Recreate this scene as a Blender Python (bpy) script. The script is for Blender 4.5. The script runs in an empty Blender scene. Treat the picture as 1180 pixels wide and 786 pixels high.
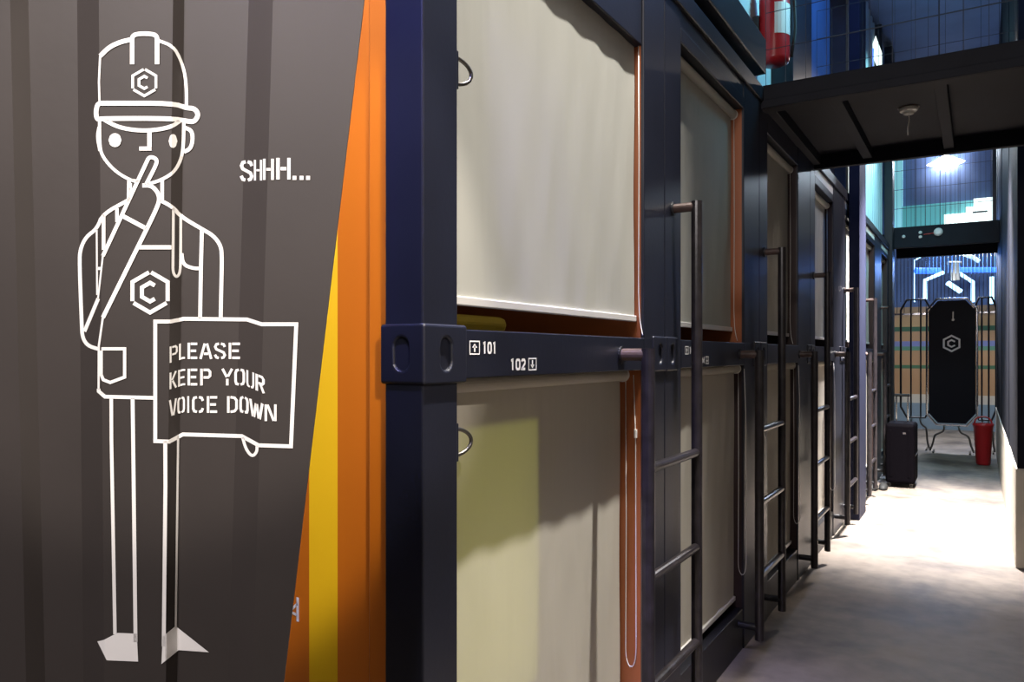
import bpy, bmesh, math, random
from mathutils import Vector, Matrix
random.seed(7)
PI = math.pi
C = bpy.context.scene.collection
sc = bpy.context.scene

# ------------------------------------------------------------------ camera
F, VX, HY, EYE = 880.0, 1127.0, 408.0, 1.5
TH = math.atan((VX-590)/F); S_, C_ = math.sin(TH), math.cos(TH)
cam_d = bpy.data.cameras.new('camera'); cam = bpy.data.objects.new('camera', cam_d); C.objects.link(cam)
cam.location = (0, 0, EYE); cam.rotation_euler = (PI/2, 0, TH)
cam_d.sensor_width = 36; cam_d.lens = F/1180*36
cam_d.shift_y = (HY-393)/1180; cam_d.clip_start = .02
sc.camera = cam
sc.view_settings.view_transform = 'Standard'; sc.view_settings.look = 'None'
sc.view_settings.gamma = 1; sc.view_settings.use_curve_mapping = False
sc.view_settings.exposure = 0.0

# ------------------------------------------------------------------ world and lights
w = bpy.data.worlds.new('world'); sc.world = w; w.use_nodes = True
w.node_tree.nodes['Background'].inputs[0].default_value = (.30, .33, .48, 1)
w.node_tree.nodes['Background'].inputs[1].default_value = .10

def light(name, kind, loc, energy, color, size=.3, aim=None, size_y=None, spread=None, angle=None, blend=1):
    d = bpy.data.lights.new(name, kind); d.energy = energy; d.color = color
    if kind == 'AREA':
        d.size = size
        if size_y: d.shape = 'RECTANGLE'; d.size_y = size_y
        if spread: d.spread = spread
    else:
        d.shadow_soft_size = size
        if kind == 'SPOT': d.spot_size = angle; d.spot_blend = blend
    o = bpy.data.objects.new(name, d); C.objects.link(o); o.location = loc
    if aim is not None:
        o.rotation_euler = (Vector(aim)-Vector(loc)).to_track_quat('-Z', 'Y').to_euler()
    return o
light('fill_light_entrance', 'AREA', (-.75, -.95, 3.15), 66, (1, .92, .90), .5, aim=(-1.0, .9, 1.3))  # added fill near the camera that brightens the partition front
light('fill_light_front', 'AREA', (-.30, .30, 4.6), 18, (1, .93, .85), .3, aim=(-1.3, 1.6, 1.0))  # added fill for the orange wall and the first post's side
light('fill_spot_orange', 'SPOT', (.75, -.15, 2.9), 250, (1, .90, .78), .03, aim=(-1.78, 1.33, 1.40), angle=math.radians(27), blend=.35)  # added narrow spot brightening the orange end wall, no fixture behind it
light('lamp_light_bunks', 'SPOT', (.15, 2.5, 7.5), 5600, (1, .95, .87), .06, aim=(-1.08, 1.9, 1.1), angle=math.radians(30), blend=.9)
light('lamp_light_middle', 'SPOT', (-.30, 7.9, 3.92), 6500, (1, .95, .92), .10, aim=(-.32, 8.0, 0), angle=math.radians(76))
light('fill_light_middle', 'AREA', (-.30, 7.9, 3.91), 40, (1, .86, .74), .2, aim=(-.32, 7.9, 0))  # added wide warm fill beside the middle lamp, lifts the far shades
light('fill_light_upstairs', 'AREA', (.3, 5.2, 4.7), 16, (.30, .80, 1), .4, aim=(-1.25, 5.0, 3.9), spread=math.radians(90))  # added cyan fill for the pale panel behind the extinguisher
light('lamp_light_far', 'AREA', (-.15, 15.3, 5.0), 100, (.72, .85, 1), .7, aim=(-.2, 14.5, 0))
light('lamp_light_end', 'AREA', (-.6, 14.6, 3.2), 95, (.95, .97, 1), .5, aim=(-.6, 14.2, 0))
light('lamp_light_cyan', 'AREA', (-.1, 9.3, 5.0), 45, (.35, .85, 1), .5, aim=(-1.2, 9.8, 3.3), spread=math.radians(100))
light('lamp_light_blue', 'AREA', (.3, 6.2, 5.3), 48, (.16, .40, 1), .8, aim=(-1.3, 7.0, 4.2))
light('fill_light_violet', 'AREA', (-.95, .25, 4.6), 15, (.42, .42, 1), .4, aim=(-1.1, 1.29, 2.6), spread=math.radians(30))  # added fill that tints the upper side of the first post

# ------------------------------------------------------------------ materials
def mat(name, col, rough=.5, metal=0, emit=None, es=0, noise=0, nscale=8, bump=0, spec=.5, bscale=60):
    m = bpy.data.materials.new(name); m.use_nodes = True; nt = m.node_tree; b = nt.nodes['Principled BSDF']
    b.inputs['Base Color'].default_value = (*col, 1); b.inputs['Roughness'].default_value = rough
    b.inputs['Metallic'].default_value = metal; b.inputs['Specular IOR Level'].default_value = spec
    if emit: b.inputs['Emission Color'].default_value = (*emit, 1); b.inputs['Emission Strength'].default_value = es
    if noise or bump:
        tc = nt.nodes.new('ShaderNodeTexCoord')
        n = nt.nodes.new('ShaderNodeTexNoise'); n.inputs['Scale'].default_value = nscale; n.inputs['Detail'].default_value = 6
        nt.links.new(tc.outputs['Object'], n.inputs['Vector'])
        if noise:
            r = nt.nodes.new('ShaderNodeMapRange'); r.inputs[1].default_value = .3; r.inputs[2].default_value = .7
            r.inputs[3].default_value = 1-noise; r.inputs[4].default_value = 1+noise
            nt.links.new(n.outputs['Fac'], r.inputs[0])
            v = nt.nodes.new('ShaderNodeVectorMath'); v.operation = 'SCALE'; v.inputs[0].default_value = col
            nt.links.new(r.outputs[0], v.inputs['Scale']); nt.links.new(v.outputs[0], b.inputs['Base Color'])
        if bump:
            n2 = nt.nodes.new('ShaderNodeTexNoise'); n2.inputs['Scale'].default_value = bscale; n2.inputs['Detail'].default_value = 3
            nt.links.new(tc.outputs['Object'], n2.inputs['Vector'])
            bm_ = nt.nodes.new('ShaderNodeBump'); bm_.inputs['Strength'].default_value = bump; bm_.inputs['Distance'].default_value = .002
            nt.links.new(n2.outputs['Fac'], bm_.inputs['Height']); nt.links.new(bm_.outputs[0], b.inputs['Normal'])
    return m
M = {}
M['navy'] = mat('navy_painted_steel', (.0085, .010, .020), .40, noise=.15, nscale=5, bump=.15)
M['black'] = mat('black_painted_steel', (.008, .008, .012), .45, noise=.15, nscale=5, bump=.12)
M['panel'] = mat('charcoal_panel_paint', (.042, .035, .033), .58, noise=.10, nscale=3, bump=.1, spec=.35)
M['paint'] = mat('white_stencil_paint', (.90, .88, .87), .6)
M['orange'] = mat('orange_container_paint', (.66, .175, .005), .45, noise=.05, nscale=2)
M['yellow'] = mat('yellow_flank', (.85, .52, .006), .45, noise=.04, nscale=2)
M['jamb'] = mat('orange_lining', (.34, .10, .03), .40, noise=.08, nscale=4)
M['interior'] = mat('dark_capsule_interior', (.03, .014, .013), .6)
M['white'] = mat('white_plastic', (.75, .73, .70), .4)
M['bar'] = mat('pale_aluminium_bar', (.72, .70, .68), .35, metal=.2)
M['chrome'] = mat('chrome_tube', (.75, .75, .78), .18, metal=1)
M['iron'] = mat('dark_steel_ring', (.16, .15, .14), .3, metal=.9)
M['worn'] = mat('worn_black_pipe', (.018, .015, .017), .30, noise=.5, nscale=20, bump=.2)
M['brownend'] = mat('brown_steel', (.07, .045, .04), .35, noise=.35, nscale=25)  # lighter brown paints the highlights on the ladder standoffs into the colour
M['concrete_low'] = mat('pale_plaster', (.55, .50, .42), .7, noise=.08, nscale=3, bump=.1)
M['red'] = mat('red_plastic', (.45, .015, .02), .3)
M['mattress'] = mat('yellow_fabric', (.50, .36, .03), .8)
M['lampw'] = mat('lamp_diffuser', (1, 1, 1), .4, emit=(1, .98, 1), es=25)
M['ceil'] = mat('dark_blue_ceiling', (.08, .13, .27), .6, noise=.25, nscale=1.2)
M['bluep'] = mat('blue_upper_panel', (.10, .22, .42), .45, noise=.15, nscale=2)
M['teal'] = mat('pale_corrugated_cladding', (.50, .60, .62), .45)
M['neon'] = mat('blue_white_neon', (.6, .8, 1), .3, emit=(.40, .74, 1), es=2.6)
M['neonb'] = mat('deep_blue_neon', (.1, .2, 1), .3, emit=(.03, .16, 1), es=2.2)
M['tealglow'] = mat('teal_glow_band', (.1, .4, .4), .3, emit=(.10, .42, .45), es=.35)
M['cyanglow'] = mat('cyan_lit_panel', (.3, .7, .8), .3, emit=(.25, .72, .80), es=.55)
M['signglow'] = mat('white_backlit_sign', (.9, .9, .9), .3, emit=(.80, 1, .93), es=1.5)
M['rubber'] = mat('black_rubber', (.01, .01, .01), .7)
M['bridge'] = mat('matt_dark_bridge_paint', (.007, .008, .014), .6, noise=.15, spec=.2)
M['wallblack'] = mat('matt_black_wall_panel', (.008, .009, .015), .65, noise=.2, spec=.12)
M['case'] = mat('black_suitcase_shell', (.002, .0015, .0025), .7, bump=.1, spec=.03)
M['board'] = mat('black_board', (.004, .004, .009), .5, spec=.15)
M['wire'] = mat('thin_wire', (.03, .04, .06), .5, metal=.2)
M['fascia'] = mat('white_bracket_lit_fascia', (.75, .72, .66), .5)
M['reading'] = mat('reading_lamp_panel', (.8, .75, .3), .4, emit=(.85, .80, .18), es=.35)

def shade_mat(nm, col):
    m = bpy.data.materials.new(nm); m.use_nodes = True; nt = m.node_tree; nt.nodes.clear()
    out = nt.nodes.new('ShaderNodeOutputMaterial'); mix = nt.nodes.new('ShaderNodeMixShader'); mix.inputs[0].default_value = .30
    d = nt.nodes.new('ShaderNodeBsdfDiffuse'); d.inputs[0].default_value = (*col, 1)
    t = nt.nodes.new('ShaderNodeBsdfTranslucent'); t.inputs[0].default_value = (*col, 1)
    tc = nt.nodes.new('ShaderNodeTexCoord'); mp = nt.nodes.new('ShaderNodeMapping'); mp.inputs['Scale'].default_value = (1, 5, .8)
    n = nt.nodes.new('ShaderNodeTexNoise'); n.inputs['Scale'].default_value = 2
    bp = nt.nodes.new('ShaderNodeBump'); bp.inputs['Strength'].default_value = .35; bp.inputs['Distance'].default_value = .02
    nt.links.new(tc.outputs['Object'], mp.inputs[0]); nt.links.new(mp.outputs[0], n.inputs['Vector'])
    nt.links.new(n.outputs['Fac'], bp.inputs['Height']); nt.links.new(bp.outputs[0], d.inputs['Normal'])
    nt.links.new(d.outputs[0], mix.inputs[1]); nt.links.new(t.outputs[0], mix.inputs[2]); nt.links.new(mix.outputs[0], out.inputs[0])
    return m
M['shade'] = shade_mat('warm_beige_shade_fabric', (.66, .62, .54))
M['shade_grey'] = shade_mat('dimmed_grey_shade_fabric', (.55, .545, .50))  # greyer fabric, also darkened to offset strong light on the upper shades

def floor_mat():
    m = bpy.data.materials.new('stained_polished_concrete'); m.use_nodes = True; nt = m.node_tree; b = nt.nodes['Principled BSDF']
    tc = nt.nodes.new('ShaderNodeTexCoord')
    n1 = nt.nodes.new('ShaderNodeTexNoise'); n1.inputs['Scale'].default_value = 1.6; n1.inputs['Detail'].default_value = 7; n1.inputs['Distortion'].default_value = .6
    n2 = nt.nodes.new('ShaderNodeTexNoise'); n2.inputs['Scale'].default_value = 9; n2.inputs['Detail'].default_value = 5
    mx = nt.nodes.new('ShaderNodeMath'); mx.operation = 'MULTIPLY_ADD'; mx.inputs[1].default_value = .35
    nt.links.new(tc.outputs['Object'], n1.inputs['Vector']); nt.links.new(tc.outputs['Object'], n2.inputs['Vector'])
    nt.links.new(n2.outputs['Fac'], mx.inputs[0]); nt.links.new(n1.outputs['Fac'], mx.inputs[2])
    cr = nt.nodes.new('ShaderNodeValToRGB'); e = cr.color_ramp.elements
    e[0].position = .46; e[0].color = (.062, .049, .040, 1); e[1].position = .84; e[1].color = (.26, .215, .175, 1)
    nt.links.new(mx.outputs[0], cr.inputs[0]); nt.links.new(cr.outputs[0], b.inputs['Base Color'])
    rr = nt.nodes.new('ShaderNodeMapRange'); rr.inputs[3].default_value = .48; rr.inputs[4].default_value = .70
    nt.links.new(n1.outputs['Fac'], rr.inputs[0]); nt.links.new(rr.outputs[0], b.inputs['Roughness'])
    bp = nt.nodes.new('ShaderNodeBump'); bp.inputs['Strength'].default_value = .1; bp.inputs['Distance'].default_value = .005
    nt.links.new(n2.outputs['Fac'], bp.inputs['Height']); nt.links.new(bp.outputs[0], b.inputs['Normal'])
    return m
M['floor'] = floor_mat()

def stripe_mat():
    # timber slats with coloured bands painted across them
    m = bpy.data.materials.new('striped_timber_wall'); m.use_nodes = True; nt = m.node_tree; b = nt.nodes['Principled BSDF']
    tc = nt.nodes.new('ShaderNodeTexCoord'); sp = nt.nodes.new('ShaderNodeSeparateXYZ'); nt.links.new(tc.outputs['Object'], sp.inputs[0])
    mr = nt.nodes.new('ShaderNodeMapRange'); mr.inputs[1].default_value = 0; mr.inputs[2].default_value = 3.0
    nt.links.new(sp.outputs['Z'], mr.inputs[0])
    cr = nt.nodes.new('ShaderNodeValToRGB'); cr.color_ramp.interpolation = 'CONSTANT'; els = cr.color_ramp.elements
    tan = (.42, .24, .12, 1); stops = [(0, (.20, .27, .33, 1)), (.17, (.55, .50, .42, 1)), (.23, tan), (.40, (.05, .14, .07, 1)), (.425, tan), (.52, (.10, .25, .16, 1)), (.55, (.18, .20, .42, 1)), (.585, tan), (.65, (.03, .10, .05, 1)), (.68, (.45, .28, .13, 1)), (.75, (.38, .24, .13, 1))]
    els[0].color = stops[0][1]; els[1].position = stops[1][0]; els[1].color = stops[1][1]
    for p, c in stops[2:]:
        el = els.new(p); el.color = c
    nt.links.new(mr.outputs[0], cr.inputs[0]); nt.links.new(cr.outputs[0], b.inputs['Base Color']); b.inputs['Roughness'].default_value = .5
    return m
M['stripe'] = stripe_mat()

# ------------------------------------------------------------------ helpers
def finish(name, bm, m, parent=None, bevel=0, smooth=False):
    me = bpy.data.meshes.new(name); bmesh.ops.recalc_face_normals(bm, faces=bm.faces); bm.to_mesh(me); bm.free()
    if m is not None: me.materials.append(m)
    o = bpy.data.objects.new(name, me); C.objects.link(o)
    if parent is not None:
        o.parent = parent; o.matrix_parent_inverse = Matrix.Translation(-Vector(parent.location))
    if smooth:
        for p in me.polygons: p.use_smooth = True
    if bevel:
        b = o.modifiers.new('bevel', 'BEVEL'); b.width = bevel; b.segments = 2; b.limit_method = 'ANGLE'
    return o
def thing(name, label, cat, loc=(0, 0, 0), group=None):
    o = bpy.data.objects.new(name, None); C.objects.link(o); o.location = loc; o.empty_display_size = .1
    o['label'] = label; o['category'] = cat
    if group: o['group'] = group
    return o
def tag(o, label, cat, group=None):
    o['label'] = label; o['category'] = cat
    if group: o['group'] = group
    return o
def struct(o): o['kind'] = 'structure'; return o
def box(bm, x0, x1, y0, y1, z0, z1):
    v = [bm.verts.new((x, y, z)) for x in (x0, x1) for y in (y0, y1) for z in (z0, z1)]
    for f in ((0, 1, 3, 2), (4, 6, 7, 5), (0, 4, 5, 1), (2, 3, 7, 6), (0, 2, 6, 4), (1, 5, 7, 3)): bm.faces.new([v[i] for i in f])
def B(*a):
    bm = bmesh.new(); box(bm, *a); return bm
def tube(bm, pts, r, seg=12, closed=False, caps=True):
    pts = [Vector(p) for p in pts]; n = len(pts); rings = []; ref = None
    for i, p in enumerate(pts):
        if closed: t = (pts[(i+1) % n]-pts[i]).normalized()+(pts[i]-pts[i-1]).normalized()
        elif i == 0: t = pts[1]-p
        elif i == n-1: t = p-pts[i-1]
        else: t = (pts[i+1]-p).normalized()+(p-pts[i-1]).normalized()
        t.normalize()
        if ref is None:
            ref = t.orthogonal().normalized()
        ref = (ref - t*ref.dot(t)).normalized(); b = t.cross(ref)
        rr = r[i] if isinstance(r, (list, tuple)) else r
        rings.append([bm.verts.new(p+(ref*math.cos(2*PI*k/seg)+b*math.sin(2*PI*k/seg))*rr) for k in range(seg)])
    for i in range(n if closed else n-1):
        a, c = rings[i], rings[(i+1) % n]
        for k in range(seg): bm.faces.new((a[k], a[(k+1) % seg], c[(k+1) % seg], c[k]))
    if caps and not closed:
        bm.faces.new(rings[0]); bm.faces.new(rings[-1])
def T(pts, r, seg=12, closed=False):
    bm = bmesh.new(); tube(bm, pts, r, seg, closed); return bm
def rounded(pts, rad, n=5):
    out = [Vector(pts[0])]
    for i in range(1, len(pts)-1):
        p, a, b = Vector(pts[i]), Vector(pts[i-1]), Vector(pts[i+1])
        da, db = (a-p).normalized()*rad, (b-p).normalized()*rad
        for k in range(n+1):
            t = k/n; out.append((p+da)*(1-t)**2+p*2*t*(1-t)+(p+db)*t*t)
    out.append(Vector(pts[-1])); return out
def lathe(bm, prof, c, seg=32, axis='Z'):
    rings = []
    for r, h in prof:
        ring = []
        for k in range(seg):
            a = 2*PI*k/seg; d = (r*math.cos(a), r*math.sin(a))
            if axis == 'Z': ring.append(bm.verts.new((c[0]+d[0], c[1]+d[1], c[2]+h)))
            elif axis == 'Y': ring.append(bm.verts.new((c[0]+d[0], c[1]+h, c[2]+d[1])))
            else: ring.append(bm.verts.new((c[0]+h, c[1]+d[0], c[2]+d[1])))
        rings.append(ring)
    for a, b in zip(rings, rings[1:]):
        for k in range(seg): bm.faces.new((a[k], a[(k+1) % seg], b[(k+1) % seg], b[k]))
    bm.faces.new(rings[0]); bm.faces.new(rings[-1])

# ribbon strokes and fills in a 2-D drawing, laid on a surface by a mapping function
def resample(pts, step, closed):
    out = []; P = list(pts)+([pts[0]] if closed else [])
    for (x0, y0, *_), (x1, y1, *_) in zip(P, P[1:]):
        L = math.hypot(x1-x0, y1-y0); n = max(1, int(math.ceil(L/step)))
        for k in range(n): out.append((x0+(x1-x0)*k/n, y0+(y1-y0)*k/n))
    if not closed: out.append(tuple(P[-1][:2]))
    return out
def stroke(bm, pts, wd, fn, step=2.0, closed=False):
    P = resample(pts, step, closed); n = len(P); L, R = [], []
    for i, p in enumerate(P):
        a = P[i-1] if (i > 0 or closed) else p; b = P[(i+1) % n] if (i < n-1 or closed) else p
        d1 = Vector((p[0]-a[0], p[1]-a[1])); d2 = Vector((b[0]-p[0], b[1]-p[1]))
        if d1.length < 1e-6: d1 = d2
        if d2.length < 1e-6: d2 = d1
        d1.normalize(); d2.normalize(); t = d1+d2
        if t.length < .3: t = d2.copy()
        t.normalize(); nrm = Vector((-t.y, t.x)); s = 1/max(.5, nrm.dot(Vector((-d2.y, d2.x)))); nrm *= s*wd/2
        L.append(bm.verts.new(fn(p[0]+nrm.x, p[1]+nrm.y))); R.append(bm.verts.new(fn(p[0]-nrm.x, p[1]-nrm.y)))
    for i in range(n if closed else n-1):
        j = (i+1) % n
        bm.faces.new((L[i], L[j], R[j], R[i]))
def fill(bm, poly, fn, step=1.5):
    xs = [p[0] for p in poly]; x0, x1 = min(xs), max(xs); n = max(1, int((x1-x0)/step)); cols = []
    for i in range(n+1):
        x = x0+(x1-x0)*i/n; x = min(max(x, x0+.01), x1-.01); ys = []
        for (ax, ay), (bx_, by_) in zip(poly, poly[1:]+poly[:1]):
            if (ax-x)*(bx_-x) <= 0 and abs(ax-bx_) > 1e-9: ys.append(ay+(by_-ay)*(x-ax)/(bx_-ax))
        cols.append((bm.verts.new(fn(x, min(ys))), bm.verts.new(fn(x, max(ys)))))
    for a, b in zip(cols, cols[1:]): bm.faces.new((a[0], b[0], b[1], a[1]))
# stencil alphabet: polylines in a unit cell, y down
GL = {
 'P': [[(.12, 0), (.12, 1)], [(.3, .07), (.72, .07), (.88, .18), (.88, .42), (.72, .52), (.3, .52)]],
 'L': [[(.15, 0), (.15, 1)], [(.32, .93), (.9, .93)]],
 'E': [[(.15, 0), (.15, 1)], [(.32, .07), (.95, .07)], [(.32, .5), (.85, .5)], [(.32, .93), (.95, .93)]],
 'A': [[(.08, 1), (.42, .05)], [(.58, .05), (.92, 1)], [(.35, .68), (.68, .68)]],
 'S': [[(.9, .26), (.8, .1), (.58, .06)], [(.42, .06), (.2, .1), (.1, .25), (.2, .4), (.5, .5), (.8, .6), (.9, .76), (.8, .9), (.6, .94)], [(.4, .94), (.2, .9), (.08, .74)]],
 'K': [[(.12, 0), (.12, 1)], [(.9, 0), (.35, .48)], [(.42, .52), (.92, 1)]],
 'Y': [[(.08, 0), (.46, .5)], [(.92, 0), (.56, .46)], [(.5, .6), (.5, 1)]],
 'O': [[(.42, .06), (.2, .1), (.12, .25), (.12, .75), (.2, .9), (.42, .94)], [(.58, .06), (.8, .1), (.88, .25), (.88, .75), (.8, .9), (.58, .94)]],
 'U': [[(.12, 0), (.12, .75), (.2, .9), (.42, .94)], [(.88, 0), (.88, .75), (.8, .9), (.58, .94)]],
 'R': [[(.12, 0), (.12, 1)], [(.3, .07), (.72, .07), (.88, .18), (.88, .40), (.72, .5), (.3, .5)], [(.55, .55), (.92, 1)]],
 'V': [[(.06, 0), (.42, .97)], [(.94, 0), (.58, .97)]],
 'I': [[(.5, 0), (.5, 1)]],
 'C': [[(.42, .06), (.2, .1), (.12, .25), (.12, .75), (.2, .9), (.42, .94)], [(.58, .06), (.8, .1), (.9, .28)], [(.58, .94), (.8, .9), (.9, .72)]],
 'D': [[(.12, 0), (.12, 1)], [(.32, .06), (.7, .1), (.88, .25), (.88, .75), (.7, .9), (.32, .94)]],
 'W': [[(.05, 0), (.25, 1)], [(.32, 1), (.48, .15)], [(.54, .15), (.68, 1)], [(.75, 1), (.95, 0)]],
 'N': [[(.12, 0), (.12, 1)], [(.25, .02), (.75, .98)], [(.88, 0), (.88, 1)]],
 'H': [[(.12, 0), (.12, 1)], [(.88, 0), (.88, 1)], [(.3, .5), (.7, .5)]],
 '0': [[(.5, .06), (.25, .1), (.14, .25), (.14, .75), (.25, .9), (.5, .94), (.75, .9), (.86, .75), (.86, .25), (.75, .1), (.5, .06)]],
 '1': [[(.2, .14), (.52, .07), (.52, 1)]],
 '2': [[(.12, .22), (.28, .08), (.7, .08), (.86, .22), (.84, .42), (.16, .93), (.9, .93)]],
 '3': [[(.12, .12), (.3, .06), (.72, .06), (.86, .2), (.84, .38), (.5, .48), (.84, .6), (.86, .8), (.72, .94), (.3, .94), (.12, .86)]],
 '4': [[(.72, 1), (.72, .05), (.1, .72), (.95, .72)]],
}
def glyph(bm, ch, x0, x1, y0, y1, wd, fn, off=lambda x: 0, step=1.2):
    for pl in GL[ch]:
        q = [(x0+(x1-x0)*u, y0+(y1-y0)*v) for u, v in pl]
        stroke(bm, q, wd, lambda x, y: fn(x, y+off(x)), step)
def emblem(bm, cx, cy, R, wd, fn, sx=.94, gaps=True, step=1.5):
    V = [(cx+R*sx*math.sin(PI/3*k)*1.06, cy-R*math.cos(PI/3*k)) for k in range(6)]
    for k in range(0, 6, 2):
        a, b, c = V[k], V[(k+1) % 6], V[(k+2) % 6]
        g = .06 if gaps else 0
        a2 = (a[0]+(b[0]-a[0])*g, a[1]+(b[1]-a[1])*g); c2 = (c[0]+(b[0]-c[0])*g, c[1]+(b[1]-c[1])*g)
        stroke(bm, [a2, b, c2], wd, fn, step)
    r = R*.46
    h = [(cx+r*sx*math.sin(PI/3*k)*1.06, cy-r*math.cos(PI/3*k)) for k in range(6)]
    e1 = ((h[0][0]+h[1][0]*1.4)/2.4, (h[0][1]+h[1][1]*1.4)/2.4); e2 = ((h[3][0]+h[2][0]*1.4)/2.4, (h[3][1]+h[2][1]*1.4)/2.4)
    stroke(bm, [e1, h[0], h[5], h[4], h[3], e2], wd, fn, step)

# ------------------------------------------------------------------ setting
Z0 = EYE                                     # heights below are given from the floor
bm = bmesh.new()
box(bm, -5, 3, -3, 20, -.1, 0)
struct(finish('floor', bm, M['floor']))
struct(finish('ceiling', B(-5, 3, 5.9, 20, 5.65, 5.75), M['ceil']))
struct(finish('ceiling_void', B(-5, 3, -3, 5.9, 7.8, 7.9), M['ceil']))
bm = B(.235, .45, 6.4, 13.6, .70, 5.6)
for k in range(3):
    y = 8.0+k*2.4; box(bm, .230, .236, y, y+.03, .70, 5.6)
struct(finish('wall_right', bm, M['wallblack'], bevel=.004))
struct(finish('trim_1', B(.225, .45, 6.4, 13.6, 0, .70), M['concrete_low'], bevel=.008))
struct(finish('wall_right_entrance', B(1.35, 1.45, -3, 6.4, 0, 5.6), M['concrete_low']))
struct(finish('wall_right_return', B(.45, 1.45, 6.4, 6.5, 0, 5.6), M['wallblack']))
struct(finish('wall_back', B(-2.6, 2.4, 17.4, 17.5, 0, 2.45), M['stripe']))
struct(finish('wall_back_upper', B(-2.6, 2.4, 17.4, 17.5, 2.45, 5.7), M['ceil']))
struct(finish('wall_left_rear', B(-4.0, -3.9, 1.2, 18, 0, 5.6), M['black']))

# ------------------------------------------------------------------ painted corrugated partition on the left
ZP, DP = 1.26, .022
def kx(t, b): return lambda y: t+(b-t)*(y-12)/762
edge = kx(418.5, 328.5)
KIN = [(-402+14, -402+30, 0), (-402+33, -402+52, 1), (-107, -76, 1), (-82, -54, 0), (12, 30, 0), (33, 52, 1), (90, 97, 1), (115, 121, 0), (199, 191, 0), (212, 204, 1), (287, 264, 1), (315, 292, 0)]
KIN = [(-190, -172, 0), (-176, -158, 1), (-107, -88, 1), (-82, -63, 0)]+KIN[4:]
def zat(px, py):
    ks = [(kx(t, b)(py), ZP+DP*r) for t, b, r in KIN]
    if px <= ks[0][0]: return ks[0][1]
    for (a, za), (b, zb) in zip(ks, ks[1:]):
        if a <= px <= b:
            u = (px-a)/(b-a); return 1/((1-u)/za+u/zb)
    return ks[-1][1]
def on_cam(px, py, z):
    u = (px-590)/F*z; v = (HY-py)/F*z
    return Vector((-S_*z+C_*u, C_*z+S_*u, EYE+v))
def wallp(px, py): return on_cam(px, py, zat(px, py)-.0034)
bm = bmesh.new(); rows = []
ys = [-330+i*(1786/34) for i in range(35)]
for y in ys:
    e = edge(y); row = []
    xs = [-320]+[min(kx(t, b)(y), e) for t, b, r in KIN]+[e]
    zs = [ZP]+[ZP+DP*r for t, b, r in KIN]+[ZP]
    for x, z in zip(xs, zs): 
        p = on_cam(x, y, z); p.z = max(p.z, 0.0); row.append(bm.verts.new(p))
    rows.append(row)
for a, b in zip(rows, rows[1:]):
    for k in range(len(a)-1):
        if (a[k].co-a[k+1].co).length < 1e-6 or (b[k].co-b[k+1].co).length < 1e-6: continue
        if (a[k].co-b[k].co).length < 1e-6: continue
        bm.faces.new((a[k], a[k+1], b[k+1], b[k]))
part = thing('corrugated_partition', 'charcoal corrugated steel partition with a white line drawing of a hushing worker', 'partition', tuple(on_cam(180, 1455, ZP).xy)+(0,))
o = finish('corrugated_sheet', bm, M['panel'], part)
sm = o.modifiers.new('solid', 'SOLIDIFY'); sm.thickness = .004; sm.offset = 0
# stiffening post behind the sheet
bm = bmesh.new()
for px in (60, 250):
    p = on_cam(px, 408, ZP+.05); box(bm, p.x-.02, p.x+.02, p.y-.0, p.y+.04, 0, 2.45)
finish('support_post', bm, M['black'], part, bevel=.003)
def paint(name, strokes, fills=(), lab=None):
    bm = bmesh.new()
    for s in strokes:
        pts, wd = s[0], s[1]; stroke(bm, pts, wd, wallp, 2, closed=len(s) > 2)
    for f in fills: fill(bm, f, wallp)
    o = finish(name, bm, M['paint'], part)
    if lab: o['label'] = lab
    return o
def ell(cx, cy, rx, ry, n=28): return [(cx+rx*math.cos(2*PI*k/n), cy+ry*math.sin(2*PI*k/n)) for k in range(n)]
def smooth(pts, it=2):
    for _ in range(it):
        q = [pts[0]]
        for a, b in zip(pts, pts[1:]):
            q += [(a[0]*.75+b[0]*.25, a[1]*.75+b[1]*.25), (a[0]*.25+b[0]*.75, a[1]*.25+b[1]*.75)]
        q.append(pts[-1]); pts = q
    return pts
paint('painted_hard_hat', [
    ([(114.7, 119), (114, 94), (115.4, 64.5)], 2.4),
    (smooth([(115.4, 64.5), (125.6, 54.4), (138, 48.5), (151, 45.5)]), 5.2),
    (smooth([(182, 46.5), (199.4, 53), (208, 68), (213.4, 86), (214.9, 104), (214.9, 122)]), 3.6),
    (smooth([(152.3, 74), (152.3, 50), (152.3, 41), (160, 38.8), (173, 38.8), (181, 41), (181, 50), (181, 74)]), 5),
    (smooth([(114, 119), (130, 118.9), (199.4, 119), (214.7, 124.5), (224, 124.8), (229, 132), (224, 140.6), (214.7, 139.6), (199.4, 136.5), (118, 136.5), (111.8, 138), (110.4, 129.4), (112, 121), (115, 119)], 2), 5.4),
    (smooth([(120.5, 138.3), (135.8, 146.5), (156, 150.3), (176.5, 150.3), (196.9, 146.5), (207, 139.6)]), 4.6)])
bm = bmesh.new(); emblem(bm, 166.3, 95, 15.5, 3, wallp); o = finish('hat_emblem', bm, M['paint'], part)
bm = bmesh.new(); emblem(bm, 172.9, 336.7, 23.5, 4.6, wallp); o = finish('chest_emblem', bm, M['paint'], part)
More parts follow.
